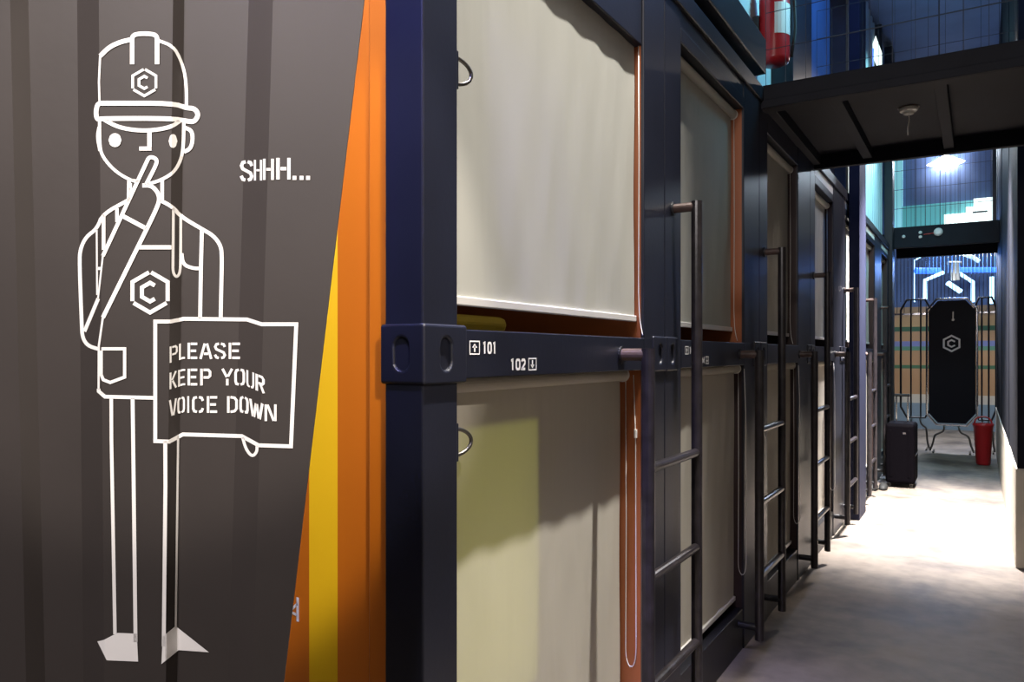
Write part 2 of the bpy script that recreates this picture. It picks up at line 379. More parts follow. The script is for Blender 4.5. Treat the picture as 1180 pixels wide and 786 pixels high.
paint('painted_face', [
    (smooth([(114.7, 140), (115, 170), (118.5, 181), (130.7, 195.6), (146, 205.8), (158, 209.6)]), 3.6),
    (smooth([(211.8, 142), (211.2, 172.7), (207, 188), (199.4, 199.4), (186.7, 207), (175, 211), (170, 211.5)]), 3.8),
    (smooth([(113.4, 146), (111.3, 158), (114.5, 174)]), 2.2),
    (smooth([(212.8, 147), (221, 150.5), (222.3, 161), (219.5, 171.4), (212, 175)]), 4.4),
    ([(172.2, 151), (172.2, 172.9)], 5), ([(174.7, 171.2), (160.5, 171.2)], 4.6),
    ([(148.7, 207), (148.2, 232)], 4.2), ([(186.9, 208), (186.9, 233)], 4.2), ([(150, 207), (161, 209)], 3), ([(150, 211), (150, 222)], 4)],
    [ell(132.5, 161.5, 7.4, 8), ell(199.4, 162.5, 5, 8)])
paint('painted_raised_arm', [
    (smooth([(118.5, 295), (142.3, 243.8), (169, 186.5), (171.5, 181.5), (176, 181), (180.8, 184), (180, 190), (167.8, 213.5)], 2), 4.4),
    (smooth([(164, 213.8), (174, 213.6), (181.6, 221), (184, 230), (180.5, 240), (172, 258), (118.5, 366)], 2), 4.8),
    ([(141.5, 249), (168.5, 263.4)], 5), ([(118.5, 366), (113.8, 399), (113.6, 449)], 2.4),
    ([(118.5, 295), (112.8, 345)], 2.0), ([(113.2, 344), (97.3, 382)], 4.2)])
paint('painted_body', [
    (smooth([(148, 230.5), (118.2, 246.8), (111.8, 263.5), (99, 273), (92.5, 287), (91.5, 302), (94.2, 376), (95, 389), (101, 398.5), (113.5, 402.3)], 2), 4.2),
    ([(111.4, 264), (111.9, 340)], 2), ([(119.4, 247), (119.4, 288)], 4), ([(134.7, 240), (134.9, 256)], 4), ([(112, 309.4), (117.5, 309.4)], 3.5),
    (smooth([(184, 230.5), (199.6, 238.7), (207.5, 249), (232.7, 264), (246, 271.5), (254.6, 283.2), (255.8, 297), (255, 330), (254.3, 367)], 2), 4.4),
    ([(232.7, 263), (231.5, 310), (230.6, 367)], 4.4),
    (smooth([(199.8, 240), (199.4, 300), (199.2, 314), (203.4, 320), (207.9, 314), (208.2, 290), (208.4, 249)], 2), 3.2),
    (smooth([(209.3, 292), (211, 305), (222.5, 309.4), (232, 309.4)]), 4),
    ([(160.5, 285), (198.5, 285)], 4.8),
    ([(113.6, 448), (113.8, 451), (121, 457.2), (178, 458.6)], 4.2),
    ([(116.8, 402), (143.6, 402), (143.6, 434.6), (127, 440.8), (119, 437.7), (116.6, 431.6), (116.6, 404)], 3.6)])
paint('painted_placard', [([(178.9, 370.6), (196.3, 370.6), (212, 367.4), (284.5, 368.2), (301.5, 373.7), (341.4, 373.7), (335.3, 514.4), (297.9, 513.2), (278.5, 502.6), (210.8, 500.6), (195, 509), (178.9, 508.4)], 4.4, 1),
    (smooth([(279.5, 504), (283.5, 518), (290.6, 526.5), (296, 521), (296.2, 514)]), 3.4)])
paint('painted_leg', [([(128.2, 459), (128.4, 506), (132.5, 731)], 4), ([(152.8, 459), (153.4, 506), (156.2, 740)], 4.4)])
paint('painted_leg', [([(190.4, 508), (190.6, 560), (188.6, 745)], 4.4), ([(205.3, 502), (202.5, 724)], 2.4)])
paint('painted_shoe', [], [[(112.2, 739.3), (119.3, 737.6), (135.4, 729.4), (157.8, 730.4), (159.2, 762.5), (122.9, 761)]])
paint('painted_shoe', [], [[(186, 765.4), (187, 734), (202.3, 721.5), (240.8, 751.8), (205.9, 749.3)]])
def offy(x):
    if x < 211: return (211-x)*.30
    if x > 281: return min(9.5, (x-281)*.40)
    return 0
LINES = [(395, 413.7, [('P', 195.5, 204.9), ('L', 206.2, 213.9), ('E', 215.8, 227.9), ('A', 229.8, 244.6), ('S', 246.6, 260.4), ('E', 262.8, 277.3)]),
 (425, 444.2, [('K', 195.5, 203.6), ('E', 205, 213.8), ('E', 215.8, 227.9), ('P', 230.6, 243.6), ('Y', 255.3, 268.5), ('O', 270, 282.4), ('U', 283.9, 293), ('R', 294.6, 304.8)]),
 (456.6, 475.8, [('V', 195.3, 203.3), ('O', 204.4, 213), ('I', 214.4, 219.4), ('C', 221, 235.2), ('E', 237.8, 250.9), ('D', 261.6, 274), ('O', 276, 286.4), ('W', 287.7, 303), ('N', 304.6, 319)])]
bm = bmesh.new()
for y0, y1, gs in LINES:
    for ch, a, b in gs: glyph(bm, ch, a, b, y0, y1, 2.9 if b-a > 9.5 else 2.2, wallp, offy)
finish('notice_lettering', bm, M['paint'], part)
bm = bmesh.new()
for ch, a, b, t, u, wd in (('S', 276.8, 291.6, 185, 209, 3.6), ('H', 292.7, 301.8, 184.4, 208, 2.3), ('H', 303, 315.5, 183, 207.3, 3), ('H', 318.4, 334.9, 182, 206.8, 3.8)):
    glyph(bm, ch, a, b, t, u, wd, wallp)
for x in (339.3, 347.5, 355): stroke(bm, [(x-2.2, 205), (x+2.2, 205)], 4.6, wallp)
finish('hush_lettering', bm, M['paint'], part)

# ------------------------------------------------------------------ capsule modules along the left
D = 1.016
STA = [1.428, 2.968, 4.44, 5.92, 7.40, 8.90, 10.40]
END = [2.567, 3.93, 5.30, 6.75, 8.20, 9.70, 11.20]
RH = .057                               # half height of the middle rail
def casting(parent, y0, y1, x1, x0, zc):
    """hollow corner casting with an oval hole in the two outer faces"""
    bm = bmesh.new(); box(bm, x0, x1, y0, y1, zc-.066, zc+.066)
    o = finish('corner_casting', bm, M['navy'], parent)
    me = o.data
    cb = bmesh.new(); seg = 20
    yc, xc = (y0+y1)/2, (x0+x1)/2
    def pill(axis):
        a, b = [], []
        for k in range(seg):
            t = 2*PI*k/seg; u = .020*math.cos(t); v = .020*math.sin(t)+(.016 if math.sin(t) > 0 else -.016)
            if axis == 'x': a.append(cb.verts.new((xc+.02, yc+u, zc+v))); b.append(cb.verts.new((x1+.02, yc+u, zc+v)))
            else: a.append(cb.verts.new((xc+u-.002, yc, zc+v))); b.append(cb.verts.new((xc+u-.002, y0-.02, zc+v)))
        for k in range(seg): cb.faces.new((a[k], a[(k+1) % seg], b[(k+1) % seg], b[k]))
        cb.faces.new(a); cb.faces.new(b)
    pill('x'); bmesh.ops.recalc_face_normals(cb, faces=cb.faces)
    outs = [cb]
    cm = bpy.data.meshes.new('cut'); cb.to_mesh(cm); cb.free(); co = bpy.data.objects.new('cut', cm); C.objects.link(co)
    cb = bmesh.new(); pill('y'); bmesh.ops.recalc_face_normals(cb, faces=cb.faces)
    cm2 = bpy.data.meshes.new('cut'); cb.to_mesh(cm2); cb.free(); co2 = bpy.data.objects.new('cut', cm2); C.objects.link(co2)
    for cc in (co, co2):
        b = o.modifiers.new('hole', 'BOOLEAN'); b.operation = 'DIFFERENCE'; b.object = cc; b.solver = 'EXACT'
    bpy.context.view_layer.update()
    dg = bpy.context.evaluated_depsgraph_get(); nm = bpy.data.meshes.new_from_object(o.evaluated_get(dg))
    o.modifiers.clear(); o.data = nm
    for cc in (co, co2): bpy.data.objects.remove(cc)
    for m_ in (cm, cm2, me): bpy.data.meshes.remove(m_)
    b = o.modifiers.new('bevel', 'BEVEL'); b.width = .007; b.segments = 3; b.limit_method = 'ANGLE'
    return o
def facemap(y, z): return Vector((-D+.0012, y, z))
def numbers(parent, y, up, low):
    """stencilled bunk numbers with a bunk-bed arrow pictogram; drawing units are millimetres"""
    def fm(ox, oz): return lambda u, v: facemap(y+(ox+u)/1000, EYE+(oz-v)/1000)
    bm = bmesh.new(); f = fm(46, 30)
    stroke(bm, [(0, 0), (40, 0), (40, 30), (0, 30)], 3.2, f, 6, True)
    stroke(bm, [(20, 25), (20, 10)], 6, f, 4); fill(bm, [(9, 15), (20, 5), (31, 15)], f, 1.5)
    finish('bunk_pictogram', bm, M['paint'], parent)
    bm = bmesh.new(); x = 53
    for ch in up: glyph(bm, ch, x, x+19, 1, 29, 6, f); x += 22
    finish('bunk_numbers', bm, M['paint'], parent); bm = bmesh.new()
    f2 = fm(226, -13); x = 0
    for ch in low: glyph(bm, ch, x, x+24, 0, 28, 6.8, f2); x += 27
    finish('bunk_numbers', bm, M['paint'], parent)
    bm = bmesh.new(); f3 = lambda u, v: f2(u+x+13, v-1)
    stroke(bm, [(0, 0), (40, 0), (40, 30), (0, 30)], 3.2, f3, 6, True)
    stroke(bm, [(20, 4), (20, 20)], 6, f3, 4); fill(bm, [(9, 16), (20, 26), (31, 16)], f3, 1.5)
    return finish('bunk_pictogram', bm, M['paint'], parent)

wh = ['nearest, showing bunk numbers 101 and 102', 'second from the camera, just past the first ladder', 'third along, beneath the start of the footbridge', 'fourth along, glowing peach behind its upper shade', 'fifth along, behind the blue steel column', 'sixth along, deep in shadow beside the suitcase', 'farthest one, just under the second footbridge']
for i in range(7):
    a, b = STA[i], END[i]; a2 = STA[i+1] if i < 6 else b+.2
    l0 = 1.297 if i == 0 else a-.19; r1 = 1.428 if i < 0 else (a2-.19 if i < 6 else b+.2)
    m = thing('capsule_module', 'navy steel two-bunk capsule module, '+wh[i], 'sleeping capsule', (-1.3, l0, 0), 'capsule modules lining the corridor')
    xb = -1.1226
    for (y0, y1) in ((l0, a), (b, r1)):
        finish('corner_post', B(xb, -D, y0+.001, y1-.001, 0.0, 2.95), M['navy'], m, bevel=.005)
    finish('middle_rail', B(xb+.01, -D+.0005, a+.0, b+.0, EYE-RH, EYE+RH), M['navy'], m, bevel=.003)
    finish('bottom_beam', B(xb+.01, -D-.006, a, b, 0.0, .205), M['black'], m, bevel=.004)
    finish('head_beam', B(xb+.01, -D-(.008 if i == 0 else 0), a, b, 2.60 if i == 0 else 2.75, 2.81), M['navy'], m, bevel=.004)
    if i >= 3: finish('fascia_strip', B(xb+.02, -D-.004, a, b, 2.81, 2.88), M['fascia'], m)  # white stands in for lamplight on the strip; nearer strips stay navy
    else: finish('fascia_strip', B(xb+.02, -D-.004, a, b, 2.81, 2.88), M['navy'], m)
    finish('top_beam', B(xb+.01, -D+.012, l0, r1, 2.885, 2.965), M['navy'], m, bevel=.004)
    # orange-lined sleeping boxes behind the frame
    for z0, z1 in ((.205, EYE-RH), (EYE+RH, 2.60 if i == 0 else 2.75)):
        finish('side_lining', B(-2.9, -D-.012, b+.0005, b+.012, z0, z1), M['jamb'] if i == 0 or (i == 1 and z0 > 1) else M['interior'], m)
        finish('side_lining', B(-2.9, -D-.07, a-.012, a-.0005, z0, z1), M['jamb'] if i == 0 or (i == 1 and z0 > 1) else M['interior'], m)
        bm = bmesh.new(); box(bm, -2.92, -2.9, a-.01, b+.01, z0, z1); box(bm, -2.9, xb, a, b, z0-.01, z0+.002); box(bm, -2.9, xb, a, b, z1-.002, z1+.01)
        finish('inner_shell', bm, M['interior'], m)
    if i == 0:
        casting(m, 1.291, a+.026, -D+.009, xb-.009, EYE)
        cs = (r1-.150, r1+.0)
        casting(m, r1-.13, r1, -D+.009, xb-.009, EYE)
        numbers(m, a, '101', '102')
    elif i < 5:
        casting(m, l0+.002, l0+.13, -D+.009, xb-.009, EYE); casting(m, r1-.13, r1-.002, -D+.009, xb-.009, EYE)
        if i == 1: numbers(m, a, '103', '104')
    finish('cross_plate', B(xb+.01, -D+.0003, b, r1-.12, EYE-RH, EYE+RH), M['navy'], m, bevel=.002)
    # lashing rings on the window edge of the left post
    if i < 1:
        for zz in (EYE+.652, EYE-.203):
            pts = [Vector((-D+.002-.014*(1-math.sin(t)), a-.004+.054*math.sin(t), zz+.031*math.cos(t))) for t in [PI*k/16 for k in range(17)]]
            rg = finish('lashing_ring', T(pts, .0046, 8), M['iron'], m, smooth=True)
            finish('ring_bracket', B(-D-.02, -D-.002, a-.006, a+.006, zz-.044, zz+.044), M['navy'], rg, bevel=.002)
    # roller shades
    names = {0: 'shade over upper bunk 101', 1: 'shade over lower bunk 102'}
    for j in (0, 1):
        rec = (.035 if i == 0 else .066) if j == 0 else (.090 if i == 0 else .05)
        zt, zb = (2.625 if i == 0 else 2.725, EYE+.135) if j == 0 else (EYE-.075, .262)
        xs = -D-rec
        desc = [('upper beige roller shade above numbers 101', 'lower beige roller shade below number 102, lit yellow-green from inside'),
                ('upper grey roller shade behind the nearest ladder handle', 'lower pinkish roller shade seen through the nearest ladder'),
                ('dim upper roller shade behind the second ladder', 'lower roller shade seen through the second ladder'),
                ('peach-lit upper roller shade beside the third ladder', 'pale narrow lower roller shade beside the third ladder'),
                ('upper roller shade hidden mostly behind the blue column', 'lower roller shade mostly behind the blue column'),
                ('upper roller shade in shadow just past the blue column', 'lower roller shade in shadow above the suitcase side'),
                ('farthest upper roller shade under the second footbridge', 'farthest lower roller shade near the suitcase')][i][j]
        r = thing('roller_shade', desc, 'roller shade', (xs, a, zb), 'roller shades of the capsules')
        y0s, y1s = a+.004, b-.006
        bm = bmesh.new(); n, k2 = 24, 12; g = []
        for u in range(n+1):
            col = []
            for v in range(k2+1):
                yy = y0s+(y1s-y0s)*u/n; zz = zb+(zt-zb)*v/k2
                wv = .0022*math.sin(u*.9+v*.5+i)*(1-v/k2)+.0015*math.sin(u*1.7-v*.8)
                col.append(bm.verts.new((xs+wv, yy, zz)))
            g.append(col)
        for u in range(n):
            for v in range(k2): bm.faces.new((g[u][v], g[u+1][v], g[u+1][v+1], g[u][v+1]))
        fab = finish('shade_fabric', bm, M['shade'] if j else M['shade_grey'], r, smooth=True)
        finish('bottom_bar', B(xs-.006, xs+.010, y0s, y1s, zb-.020, zb+.002), M['bar'], fab, bevel=.003)
        tb = bmesh.new(); lathe(tb, [(.021, 0), (.021, y1s-y0s)], (xs+(.012 if i or j else -.014), y0s, zt-.0), 20, 'Y'); rt = finish('roller_tube', tb, M['shade'] if j else M['shade_grey'], r)
        eb = bmesh.new(); lathe(eb, [(.026, 0), (.026, .007)], (xs+(.010 if i or j else -.014), y1s-.002, zt-.0), 24, 'Y'); finish('end_cap', eb, M['white'], rt)
        if i < 4:
            yc = b-.004; xc = xs+.022 if j else xs+.016
            if j: pts = [(xc, yc, zt), (xc+.002, yc, .9), (xc, yc, .42), (xc+.006, yc-.001, .39), (xc+.02, yc-.001, .37), (xc+.035, yc-.001, .39), (xc+.04, yc, .43), (xc+.038, yc, 1.2), (xc+.03, yc, zt)]
            else: pts = [(xc, yc, zt), (xc+.002, yc, 2.2), (xc, yc, EYE+.22), (xc+.004, yc, EYE+.13), (xc+.012, yc-.003, EYE+.09), (xc+.020, yc-.01, EYE+.068)]
            pc = finish('pull_cord', T(rounded(pts, .02, 3), .0018, 6), M['white'], r, smooth=True)
        if i == 0 and j == 1: finish('cord_weight', T([(xs+.06, b-.004, 1.20), (xs+.06, b-.004, 1.23)], .006, 10), M['white'], pc)
# orange container end wall behind the first post
Yw = 1.335
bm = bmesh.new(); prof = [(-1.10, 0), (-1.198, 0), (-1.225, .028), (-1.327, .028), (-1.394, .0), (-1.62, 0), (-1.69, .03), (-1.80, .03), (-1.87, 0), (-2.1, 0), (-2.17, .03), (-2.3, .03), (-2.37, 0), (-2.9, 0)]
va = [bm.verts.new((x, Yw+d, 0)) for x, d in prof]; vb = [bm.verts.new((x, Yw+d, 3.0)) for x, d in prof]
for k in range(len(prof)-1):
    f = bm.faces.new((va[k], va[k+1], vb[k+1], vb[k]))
    if k in (3, 7): f.material_index = 1  # these sloping flanks are coloured yellow
wall = thing('container_end_wall', 'orange corrugated container end wall with one yellow flute beside the first post', 'container wall', (-1.9, Yw, 0))
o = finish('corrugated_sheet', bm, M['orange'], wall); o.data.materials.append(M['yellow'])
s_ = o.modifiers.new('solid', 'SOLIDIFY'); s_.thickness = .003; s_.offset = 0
bm = bmesh.new()
def fm(u, v):
    return Vector((-1.475+u/1000, Yw-.003, .90-v/1000))
stroke(bm, [(43, 0), (43, 60)], 9, fm, 3); stroke(bm, [(42, 16), (14, 40), (42, 44)], 7, fm, 3)
o = finish('stencil_mark', bm, M['paint'], wall); o['label'] = 'white stencilled figure on the orange paint'
# bunk lamp inside lower capsule and mattress in the upper one
rl = thing('bunk_lamp', 'glowing yellow-green bunk lamp panel behind the shade of 102', 'lamp', (-1.19, 1.73, .9))
finish('lamp_panel', B(-1.175, -1.160, 1.50, 1.93, .60, 1.32), M['white'], rl, bevel=.004)
light('bunk_lamp_light', 'AREA', (-1.157, 1.73, .93), .55, (.80, .85, .16), .46, aim=(0, 1.73, .93), size_y=.76, spread=math.radians(40))
mt = B(-2.8, -1.17, 1.45, 1.90, EYE+RH+.004, EYE+RH+.05)
tag(finish('mattress', mt, M['mattress'], bevel=.02), 'thin yellow mattress glimpsed under the shade of upper bunk 101', 'mattress')
light('upper_bunk_light', 'POINT', (-1.5, 1.55, 2.3), .12, (1, .8, .35), .05)

# ------------------------------------------------------------------ ladders
LX = -.92
ldesc = ['black pipe ladder nearest the camera beside bunk numbers 101 and 102', 'second black pipe ladder along the capsule row', 'third pipe ladder standing just past the peach-lit shade', 'fourth pipe ladder right in front of the blue column', 'fifth pipe ladder, in shadow past the blue column', 'farthest pipe ladder, by the suitcase']
for i in range(6):
    yl, yr = 2.362+1.487*i, 2.868+1.487*i
    L = thing('bunk_ladder', ldesc[i], 'ladder', (LX, (yl+yr)/2, .09), 'bunk ladders')
    zl, zr = EYE-.002, EYE+.566
    r = .0225
    finish('stile', T([(LX, yl, zl+.02), (LX, yl, .09)], r, 16), M['worn'], L, smooth=False, bevel=0)
    finish('stile', T([(LX, yr, zr+.02), (LX, yr, .09)], r*.93, 16), M['worn'], L)
    s1 = finish('standoff', T([(-D+.001, yl, zl), (LX, yl, zl)], r*.9, 16), M['brownend'], L)
    s2 = finish('standoff', T([(-D+.001, yr, zr), (LX, yr, zr)], r*.8, 16), M['brownend'], L)
    finish('wall_flange', T([(-D+.001, yl, zl), (-D+.008, yl, zl)], r*1.25, 16), M['black'], s1)
    finish('wall_flange', T([(-D+.001, yr, zr), (-D+.008, yr, zr)], r*1.25, 16), M['black'], s2)
    finish('standoff', T([(-D-.005, yl, .15), (LX, yl, .15)], r*.8, 12), M['black'], L)
    finish('standoff', T([(-D-.005, yr, .15), (LX, yr, .15)], r*.8, 12), M['black'], L)
    for zz in (EYE-.376, EYE-.738, EYE-1.10):
        finish('rung', T([(LX, yl, zz), (LX, yr, zz)], .0165, 14), M['worn'], L)

# ------------------------------------------------------------------ footbridges
def mesh_panel(bm, x0, x1, y, z0, z1, dx, dz, r=.0012):
    n = int((x1-x0)/dx)
    for k in range(n+1):
        x = x0+(x1-x0)*k/n; box(bm, x-r, x+r, y-r, y+r, z0, z1)
    n = int((z1-z0)/dz)
    for k in range(n+1):
        z = z0+(z1-z0)*k/n; box(bm, x0, x1, y-r*1.3, y+r*1.3, z-r*1.3, z+r*1.3)
br = thing('footbridge', 'dark steel footbridge crossing overhead near the camera with joists underneath', 'footbridge', (0, 4.3, 2.860))
y0, y1 = 4.30, 5.92
finish('edge_beam', B(-1.05, 1.34, y0, y0+.05, 2.845, 2.975), M['bridge'], br, bevel=.004)
finish('lower_flange', B(-1.05, 1.34, y0-.012, y0+.09, 2.892, 2.846), M['bridge'], br, bevel=.003)
finish('edge_beam', B(-1.05, .95, y1-.05, y1, 2.840, 2.975), M['bridge'], br, bevel=.004)
finish('deck_plate', B(-1.05, 1.34, y0+.05, y1-.05, 2.940, 2.970), M['bridge'], br)
for x in (-1.0, -.66, -.165, .33, .80):
    finish('joist', B(x-.03, x+.03, y0+.05, y1-.05, 2.870, 2.940), M['bridge'], br, bevel=.003)
bm = bmesh.new(); mesh_panel(bm, -1.0, 1.3, y0+.03, 2.975, 3.990, .10, .17); finish('mesh_railing', bm, M['wire'], br)
bm = bmesh.new(); mesh_panel(bm, -1.0, .22, y1-.03, 2.975, 3.990, .10, .17); finish('mesh_railing', bm, M['wire'], br)
b2 = thing('footbridge', 'second dark footbridge farther down the corridor with a dense wire mesh railing', 'footbridge', (0, 11.6, 2.95))
ya, yb = 11.6, 12.9
finish('edge_beam', B(-1.05, .235, ya, ya+.08, 2.94, 3.22), M['bridge'], b2, bevel=.005)
finish('edge_beam', B(-1.05, .235, yb-.08, yb, 2.94, 3.22), M['bridge'], b2, bevel=.005)
finish('deck_plate', B(-1.05, .235, ya+.08, yb-.08, 3.1, 3.14), M['bridge'], b2)
bm = bmesh.new(); mesh_panel(bm, -1.0, .2, ya+.03, 3.22, 4.25, .055, .235, .0022); finish('mesh_railing', bm, M['wire'], b2)
finish('hand_rail', T([(-1.0, ya+.03, 4.27), (.2, ya+.03, 4.27)], .015, 10), M['bar'], b2)
for x in (-1.0, .18): finish('railing_post', B(x-.02, x+.02, ya+.01, ya+.05, 3.22, 4.26), M['black'], b2)
# little fittings on the far beam
s = thing('beam_sensor', 'small round white sensor on the edge beam of the far footbridge', 'sensor', (-.45, ya-.02, 3.10))
bm = bmesh.new(); lathe(bm, [(.03, -.01), (.05, 0), (.055, .025), (.05, .03)], (-.45, ya-.031, 3.12), 20, 'Y'); finish('sensor_body', bm, M['white'], s)
finish('signal_cable', T([(-.5, ya-.006, 3.11), (-.62, ya-.006, 3.10)], .006, 8), M['red'], s)
for x, z, lb in ((-.66, 3.13, 'small bright bolt cap on the far beam, upper of the pair beside the sensor'), (-.66, 3.07, 'small bright bolt cap on the far beam, lower of the pair beside the sensor'), (-.86, 3.09, 'lone bolt cap near the left end of the far beam')):
    bm = bmesh.new(); lathe(bm, [(.014, 0), (.022, .012), (.022, .02)], (x, ya-.021, z), 14, 'Y')
    tag(finish('beam_bolt', bm, M['white']), lb, 'bolt', 'bolt caps on the far beam')
# smoke detector hung beneath the first bridge
def cam_pt(px, py, z):                                   # a point on a horizontal plane at height z above the eye
    d = z*F/(HY-py); return on_cam(px, py, d)
p = cam_pt(1047, 126, 1.43)
sd = thing('smoke_detector', 'white smoke detector with a dangling cable under the first footbridge', 'smoke detector', (p.x, p.y, 2.95))
bm = bmesh.new(); lathe(bm, [(.048, 0), (.050, -.012), (.046, -.020), (.030, -.024), (.028, -.036), (.018, -.040)], (p.x, p.y, 2.938), 28); finish('detector_body', bm, M['white'], sd)
bm = bmesh.new(); lathe(bm, [(.058, .0), (.058, -.003)], (p.x, p.y, 2.9395), 28); finish('base_plate', bm, M['brownend'], sd)
finish('dangling_cable', T(rounded([(p.x, p.y, 2.902), (p.x+.004, p.y, 2.87), (p.x-.006, p.y, 2.82), (p.x-.004, p.y+.003, 2.78)], .02), .0035, 8), M['white'], sd, smooth=True)

# ------------------------------------------------------------------ column, upper storey
bm = B(-1.0, -.91, 7.50, 7.95, 0, 5.6)
tag(finish('steel_column', bm, mat('blue_grey_steel', (.018, .020, .040), .6, noise=.1, spec=.08), bevel=.006), 'tall blue-grey square steel column rising past the fourth ladder', 'column')
def corr(name, x, y0, y1, z0, z1, m, lab, cat, per=.22, dp=.035):
    bm = bmesh.new(); pts = []; y = y0; k = 0
    while y < y1:
        pts += [(y, 0), (min(y+per*.3, y1), 0), (min(y+per*.5, y1), -dp), (min(y+per*.8, y1), -dp)]; y += per
    a = [bm.verts.new((x+d, yy, z0)) for yy, d in pts]; b = [bm.verts.new((x+d, yy, z1)) for yy, d in pts]
    for k in range(len(pts)-1):
        if pts[k+1][0]-pts[k][0] > 1e-5: bm.faces.new((a[k], a[k+1], b[k+1], b[k]))
    o = finish(name, bm, m); s = o.modifiers.new('s', 'SOLIDIFY'); s.thickness = .004
    return tag(o, lab, cat)
corr('upper_cladding', -1.10, 8.2, 11.5, 3.03, 5.6, M['teal'], 'pale corrugated cladding of the upper storey lit cyan past the blue column', 'cladding')
finish_o = tag(finish('wall_panel', B(-1.24, -1.16, 6.05, 7.5, 3.03, 5.6), M['bluep'], bevel=.01), 'flat blue wall panel of the upper storey above the first footbridge', 'wall panel')
tag(finish('wall_panel', B(-1.30, -1.20, 4.45, 5.35, 3.03, 5.6), M['teal'], bevel=.01), 'pale teal wall panel behind the red extinguisher upstairs', 'wall panel')
tag(finish('upper_column', B(-1.28, -1.06, 5.36, 6.04, 3.03, 5.6), M['navy'], bevel=.01), 'wide dark upper-storey column right of the red extinguisher', 'column')
tag(finish('upper_beam', B(-1.12, -.99, 1.30, 4.29, 3.03, 3.22), M['navy'], bevel=.006), 'navy steel beam on top of the nearest capsule modules', 'beam')
# extinguisher on the upper storey
ex = thing('fire_extinguisher', 'red fire extinguisher with a white label mounted upstairs by the footbridge', 'fire extinguisher', (-1.08, 4.90, 3.28))
bm = bmesh.new(); lathe(bm, [(.05, 0), (.085, .015), (.09, .04), (.09, .42), (.075, .48), (.03, .53), (.03, .56)], (-1.08, 4.90, 3.29), 28); cy = finish('cylinder', bm, M['red'], ex, smooth=True)
bm = bmesh.new(); lathe(bm, [(.0915, .17), (.0915, .36)], (-1.08, 4.90, 3.29), 28)
for f in [f for f in bm.faces if f.calc_center_median().x < -1.05 or len(f.verts) > 4]: bm.faces.remove(f) if f.is_valid else None
finish('white_label', bm, M['white'], cy)
finish('valve_lever', T([(-1.08, 4.90, 3.84), (-1.08, 4.90, 3.90), (-1.00, 4.86, 3.92)], .012, 8), M['black'], ex)
finish('hose', T(rounded([(-1.08, 4.90, 3.88), (-.98, 4.96, 3.85), (-.965, 4.95, 3.5), (-.985, 4.93, 3.34)], .05), .010, 8), M['rubber'], ex, smooth=True)
finish('wall_bracket', B(-1.20, -1.16, 4.84, 4.96, 3.45, 3.6), M['black'], ex)
# lit screen upstairs
def cam_box(name, px0, px1, py0, py1, y, thick, m, parent=None):
    am = math.atan(((px0+px1)/2-590)/F)-TH; depth = y*C_-S_*y*math.tan(am)
    pts = [on_cam(px, py, depth) for px, py in ((px0, py1), (px1, py1), (px1, py0), (px0, py0))]
    z0, z1 = pts[0].z, pts[2].z; q = [pts[0], pts[1]]
    # axis-aligned slab across the corridor at this distance
    yy = y
    def xat(px): 
        a = math.atan((px-590)/F)-TH; return yy*math.tan(a)
    return finish(name, B(xat(px0), xat(px1), yy, yy+thick, z0, z1), m, parent, bevel=.004)
tv = thing('advertising_screen', 'bright cyan and white lit display board upstairs beyond the footbridge', 'display', (-1.4, 14, 5))
cam_box('screen_housing', 992, 1016, 30, 92, 10.6, .08, M['black'], tv)
bm = bmesh.new()
p = [on_cam(px, py, 9.35) for px, py in ((1009, 41), (1016, 60), (1016, 76), (1011, 78), (1003, 58))]; bm.faces.new([bm.verts.new(v) for v in p])
e = bmesh.ops.extrude_face_region(bm, geom=bm.faces[:]); bmesh.ops.translate(bm, verts=[v for v in e['geom'] if isinstance(v, bmesh.types.BMVert)], vec=(0, .03, 0))
finish('lit_panel', bm, M['signglow'], tv)
for px, c in ((996, M['neonb']), (1001, M['cyanglow']), (1005, M['neonb'])):
    finish('light_strip', T([on_cam(px, 80, 9.35), on_cam(px+1, 56, 9.35)], .012, 8), c, tv)
finish('red_bulb', T([on_cam(994, 54, 9.35), on_cam(1004, 52, 9.35)], .022, 8), mat('red_glow', (.8, 0, .1), .3, emit=(1, .02, .15), es=.8), tv)
# dark round duct and hanging panel beside it

tag(finish('steel_column', B(-1.07, -.97, 11.3, 11.58, 0, 5.6), M['black'], bevel=.006), 'dark square column at the left end of the far footbridge', 'column')
# far square ceiling lamp
def ceiling_lamp(x, y, z, sz, lab, hang=0):
    o = thing('ceiling_lamp', lab, 'lamp', (x, y, z), 'square ceiling lamps')
    finish('lamp_housing', B(x-sz/2-.02, x+sz/2+.02, y-sz/2-.02, y+sz/2+.02, z+.004, z+.05), M['white'], o, bevel=.005)
    finish('diffuser', B(x-sz/2, x+sz/2, y-sz/2, y+sz/2, z-.004, z+.004), M['lampw'], o)
    finish('suspension_rod', T([(x, y, z+.05), (x, y, 5.65 if z < 5.6 else 7.8)], .006, 8), M['black'], o)
p = cam_pt(1090, 188, 3.75)
cl = thing('ceiling_lamp', 'glaring diamond-shaped ceiling lamp above the far footbridge', 'lamp', (p.x, p.y, EYE+3.75))
bm = bmesh.new(); z = EYE+3.75
v = [bm.verts.new(q) for q in ((p.x-.33, p.y, z), (p.x, p.y-.33, z), (p.x+.33, p.y, z), (p.x, p.y+.33, z), (p.x, p.y, z-.15), (p.x, p.y, z+.17))]
for k in range(4): bm.faces.new((v[k], v[(k+1) % 4], v[4])); bm.faces.new((v[k], v[(k+1) % 4], v[5]))
finish('diffuser', bm, M['lampw'], cl); finish('suspension_rod', T([(p.x, p.y, z+.15), (p.x, p.y, 5.65)], .012, 8), M['black'], cl)
ceiling_lamp(.15, 2.5, 7.54, .24, 'small square lamp hung high in the void above the nearest bunks')
